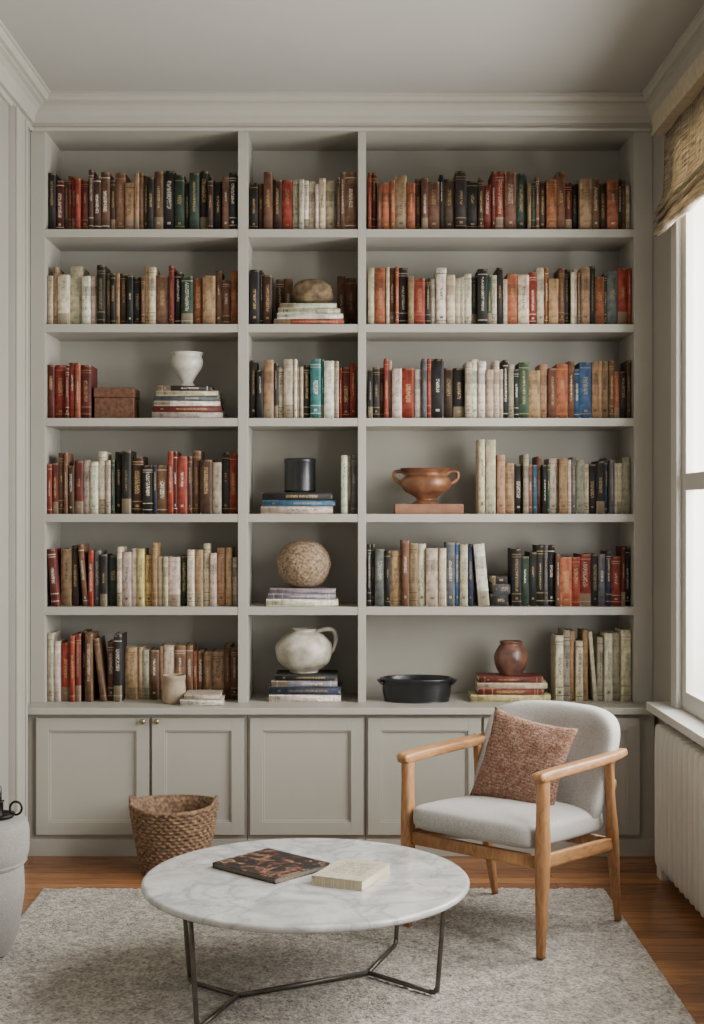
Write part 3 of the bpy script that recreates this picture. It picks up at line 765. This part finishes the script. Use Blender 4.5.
sw('seat_rail', [(-0.278, 0.225, 0.29), (0.278, 0.225, 0.29)], [(0.011, 0.022)]*2, power=0.4, n=0)
sw('back_rail', [(-0.278, 0.235, 0.50), (0.0, 0.325, 0.52), (0.278, 0.235, 0.50)], [(0.012, 0.02)]*3, power=0.5)
def wseat(p):
    q = Vector((p.x*(1-0.03*(p.y > 0)), p.y, p.z)); top = p.z > 0
    if top: q.z += 0.014*(1-(p.x/0.27)**2)*(1-(p.y/0.27)**2)
    q.z -= 0.03*(p.y/0.27)*0.5
    q.z += 0.003*noise.noise(Vector((p.x*14, p.y*14, 1))); return q
bm = superell(0.262, 0.272, 0.052, 0.45, 0.22, 72, 28, wseat)
o = obj('seat_cushion', newmesh(bm, 'seat_cushion', True, [M_linen]), (0, -0.025, 0.383), parent=ch, label='plump pale grey linen seat cushion')
def wback(p):
    x, h, t = p.x, p.y, p.z
    x *= 1+0.03*(h/0.2)
    y = -t - 0.9*x*x + 0.02*math.sin(h*12)
    y += 0.30*h
    return Vector((x, y+0.004*noise.noise(Vector((x*12, h*12, t*8))), h+0.012*(1-(x/0.28)**2)*(h > 0)))
bm = superell(0.274, 0.205, 0.062, 0.5, 0.40, 80, 28, wback)
obj('backrest', newmesh(bm, 'backrest', True, [M_linen]), (0, 0.275, 0.545), parent=ch, label='curved padded linen backrest')

# throw cushion
bm = bmesh.new(); n = 30; half = 0.172; T = 0.056
grid = {}
for sgn in (1, -1):
    for i in range(n+1):
        for j in range(n+1):
            u_, v_ = -1+2*i/n, -1+2*j/n
            edge = i in (0, n) or j in (0, n)
            if edge and sgn == -1: grid[(sgn, i, j)] = grid[(1, i, j)]; continue
            x = half*u_*(1-0.09*(1-v_*v_)); y = half*v_*(1-0.09*(1-u_*u_))
            t = T*((1-u_*u_)*(1-v_*v_))**0.42 if not edge else 0
            t += 0.006*noise.noise(Vector((u_*3, v_*3, sgn)))*(0 if edge else 1)
            grid[(sgn, i, j)] = bm.verts.new((x, y, sgn*t))
for sgn in (1, -1):
    for i in range(n):
        for j in range(n):
            bm.faces.new([grid[(sgn, a, b)] for a, b in ((i, j), (i+1, j), (i+1, j+1), (i, j+1))])
bmesh.ops.recalc_face_normals(bm, faces=bm.faces)
cu = obj('throw_cushion', newmesh(bm, 'throw_cushion', True, [M_cushion]), label='rust pink patterned square cushion on the armchair', cat='cushion')
CH = Matrix.Translation((CX, CY, RZ)) @ Matrix.Rotation(math.radians(-40), 4, 'Z')
cu.matrix_world = CH @ Matrix.Translation((-0.002, 0.068, 0.570)) @ Matrix.Rotation(math.radians(8), 4, 'Z') @ Matrix.Rotation(math.radians(71), 4, 'X') @ Matrix.Rotation(math.radians(-9), 4, 'Z')

# ------------------------------------------------------------------ basket
def basket_mat():
    k = N('seagrass'); tc = k.n('ShaderNodeTexCoord').outputs['Object']
    f = k.noise(tc, 70, 4)
    k.l(k.ramp(f, [(0.3, hexc('49362a')), (0.5, hexc('725842')), (0.7, hexc('987c5c'))]), k.b.inputs['Base Color'])
    k.b.inputs['Roughness'].default_value = 0.85; k.bump(f, 0.5, 0.004); return k.m
M_bas = basket_mat()
bs = empty('basket', (-0.715, -0.36, 0), 'woven seagrass basket standing on the wood floor', 'basket')
rowsn, hh = 19, 0.27
prof = [(0, 0.002)]
def rad(t): return 0.125+0.055*t**0.8
sub = 5
for i in range(rowsn*sub+1):
    t = i/(rowsn*sub); prof.append((rad(t), 0.004+hh*t))
for i in range(12, -1, -1):
    t = i/12; prof.append((rad(t)-0.014, 0.016+(hh-0.012)*t))
prof.append((0, 0.016))
def wf(r, z, a, i):
    if 1 <= i <= rowsn*sub+1:
        k = i-1; rown = k//sub; ph = (k % sub)/sub
        rb = math.sin(math.pi*ph)
        w = math.sin(a*30+(math.pi if rown % 2 else 0))
        zz = z+0.012*(abs(math.cos(a))**3)*(z/hh)**3
        return r+0.005*rb+0.0055*w*rb, zz
    return r, z+0.012*(abs(math.cos(a))**3)*(z/hh)**3
bm = lathe(prof, 240, wf)
obj('basket_body', newmesh(bm, 'basket_body', True, [M_bas]), parent=bs)
for sg in (-1, 1):
    a0 = 0.0 if sg > 0 else math.pi
    pts = []
    for tt in range(9):
        da = (tt-4)/4*0.42; up = 0.03*(1-((tt-4)/4)**2)
        pts.append((0.178*math.cos(a0+da), 0.178*math.sin(a0+da), hh+0.006+up))
    obj('basket_handle', newmesh(sweep(pts, [0.009]*9, 12, 1, 3), 'basket_handle', True, [M_bas]), parent=bs)
bm = bmesh.new()
sweep([(0.178*math.cos(t*math.pi/36), 0.178*math.sin(t*math.pi/36), hh+0.004+0.012*abs(math.cos(t*math.pi/36))**3) for t in range(72)], [0.009]*72, 10, bm=bm, closed=True)
obj('basket_rim', newmesh(bm, 'basket_rim', True, [M_bas]), parent=bs)

# ------------------------------------------------------------------ upholstered ottoman and candle holder
M_plas = fabric('mid_grey_upholstery', '77736d', '918d86', 240, 0.4)
ped = empty('ottoman', (-1.238, -1.45, RZ+0.001), 'squat grey upholstered ottoman with a padded top', 'ottoman')
bm = lathe(smoothprof([(0, 0), (0.09, 0), (0.112, 0.012), (0.136, 0.08), (0.150, 0.18), (0.153, 0.25), (0.150, 0.29), (0.144, 0.30)], 6)+[(0, 0.30)], 64, noisy(0.02, 12))
obj('base', newmesh(bm, 'base', True, [M_plas]), parent=ped)
bm = lathe(smoothprof([(0.0, 0.301), (0.144, 0.301), (0.160, 0.315), (0.170, 0.35), (0.171, 0.40), (0.164, 0.435), (0.14, 0.453), (0.0, 0.457)], 6), 64, noisy(0.015, 12))
obj('seat_pad', newmesh(bm, 'seat_pad', True, [M_plas]), parent=ped)
bm = bmesh.new()
sweep([(0.149*math.cos(t*math.pi/30), 0.149*math.sin(t*math.pi/30), 0.3005) for t in range(60)], [0.006]*60, 8, bm=bm, closed=True)
obj('piping', newmesh(bm, 'piping', True, [M_plas]), parent=ped)
cn = empty('candle_holder', (-1.165, -1.46, RZ+0.461), 'black iron chamber candle holder with a ring handle', 'candle holder')
bm = lathe([(0, 0), (0.05, 0), (0.056, 0.012), (0.053, 0.012), (0.047, 0.004), (0.02, 0.004), (0.016, 0.012), (0.016, 0.05), (0.02, 0.055), (0.012, 0.055), (0.012, 0.02), (0, 0.02)], 40)
obj('holder_dish', newmesh(bm, 'holder_dish', True, [M_iron]), parent=cn)
bm = bmesh.new()
sweep([(0.058+0.02*math.cos(t*math.pi/12), 0, 0.03+0.022*math.sin(t*math.pi/12)) for t in range(24)], [0.004]*24, 8, bm=bm, closed=True, up=Vector((0,1,0)))
obj('ring_handle', newmesh(bm, 'ring_handle', True, [M_iron]), parent=cn)
bm = lathe([(0, 0.021), (0.0105, 0.021), (0.0105, 0.10), (0.008, 0.104), (0, 0.104)], 24)
obj('candle', newmesh(bm, 'candle', True, [M_black]), parent=cn)

# ------------------------------------------------------------------ light
wd = bpy.data.worlds.new('world'); SC.world = wd; wd.use_nodes = True
bg = wd.node_tree.nodes['Background']; bg.inputs[0].default_value = (0.92, 0.96, 1.0, 1); bg.inputs[1].default_value = 0.36
for i, (y0, y1) in enumerate(wins):  # area lamp outside each window, including the two added out of view
    L = bpy.data.lights.new('daylight', 'AREA'); L.shape = 'RECTANGLE'; L.size = 2.3; L.size_y = 1.25
    L.energy = (220, 215, 45)[i]; L.color = (1.0, 0.99, 0.965)
    lo = bpy.data.objects.new('daylight', L); COL.objects.link(lo)
    lo.location = (XR+0.45, (y0+y1)/2, (WZ0+WZ1)/2+0.1)
    lo.rotation_euler = (0, math.radians(90), 0)
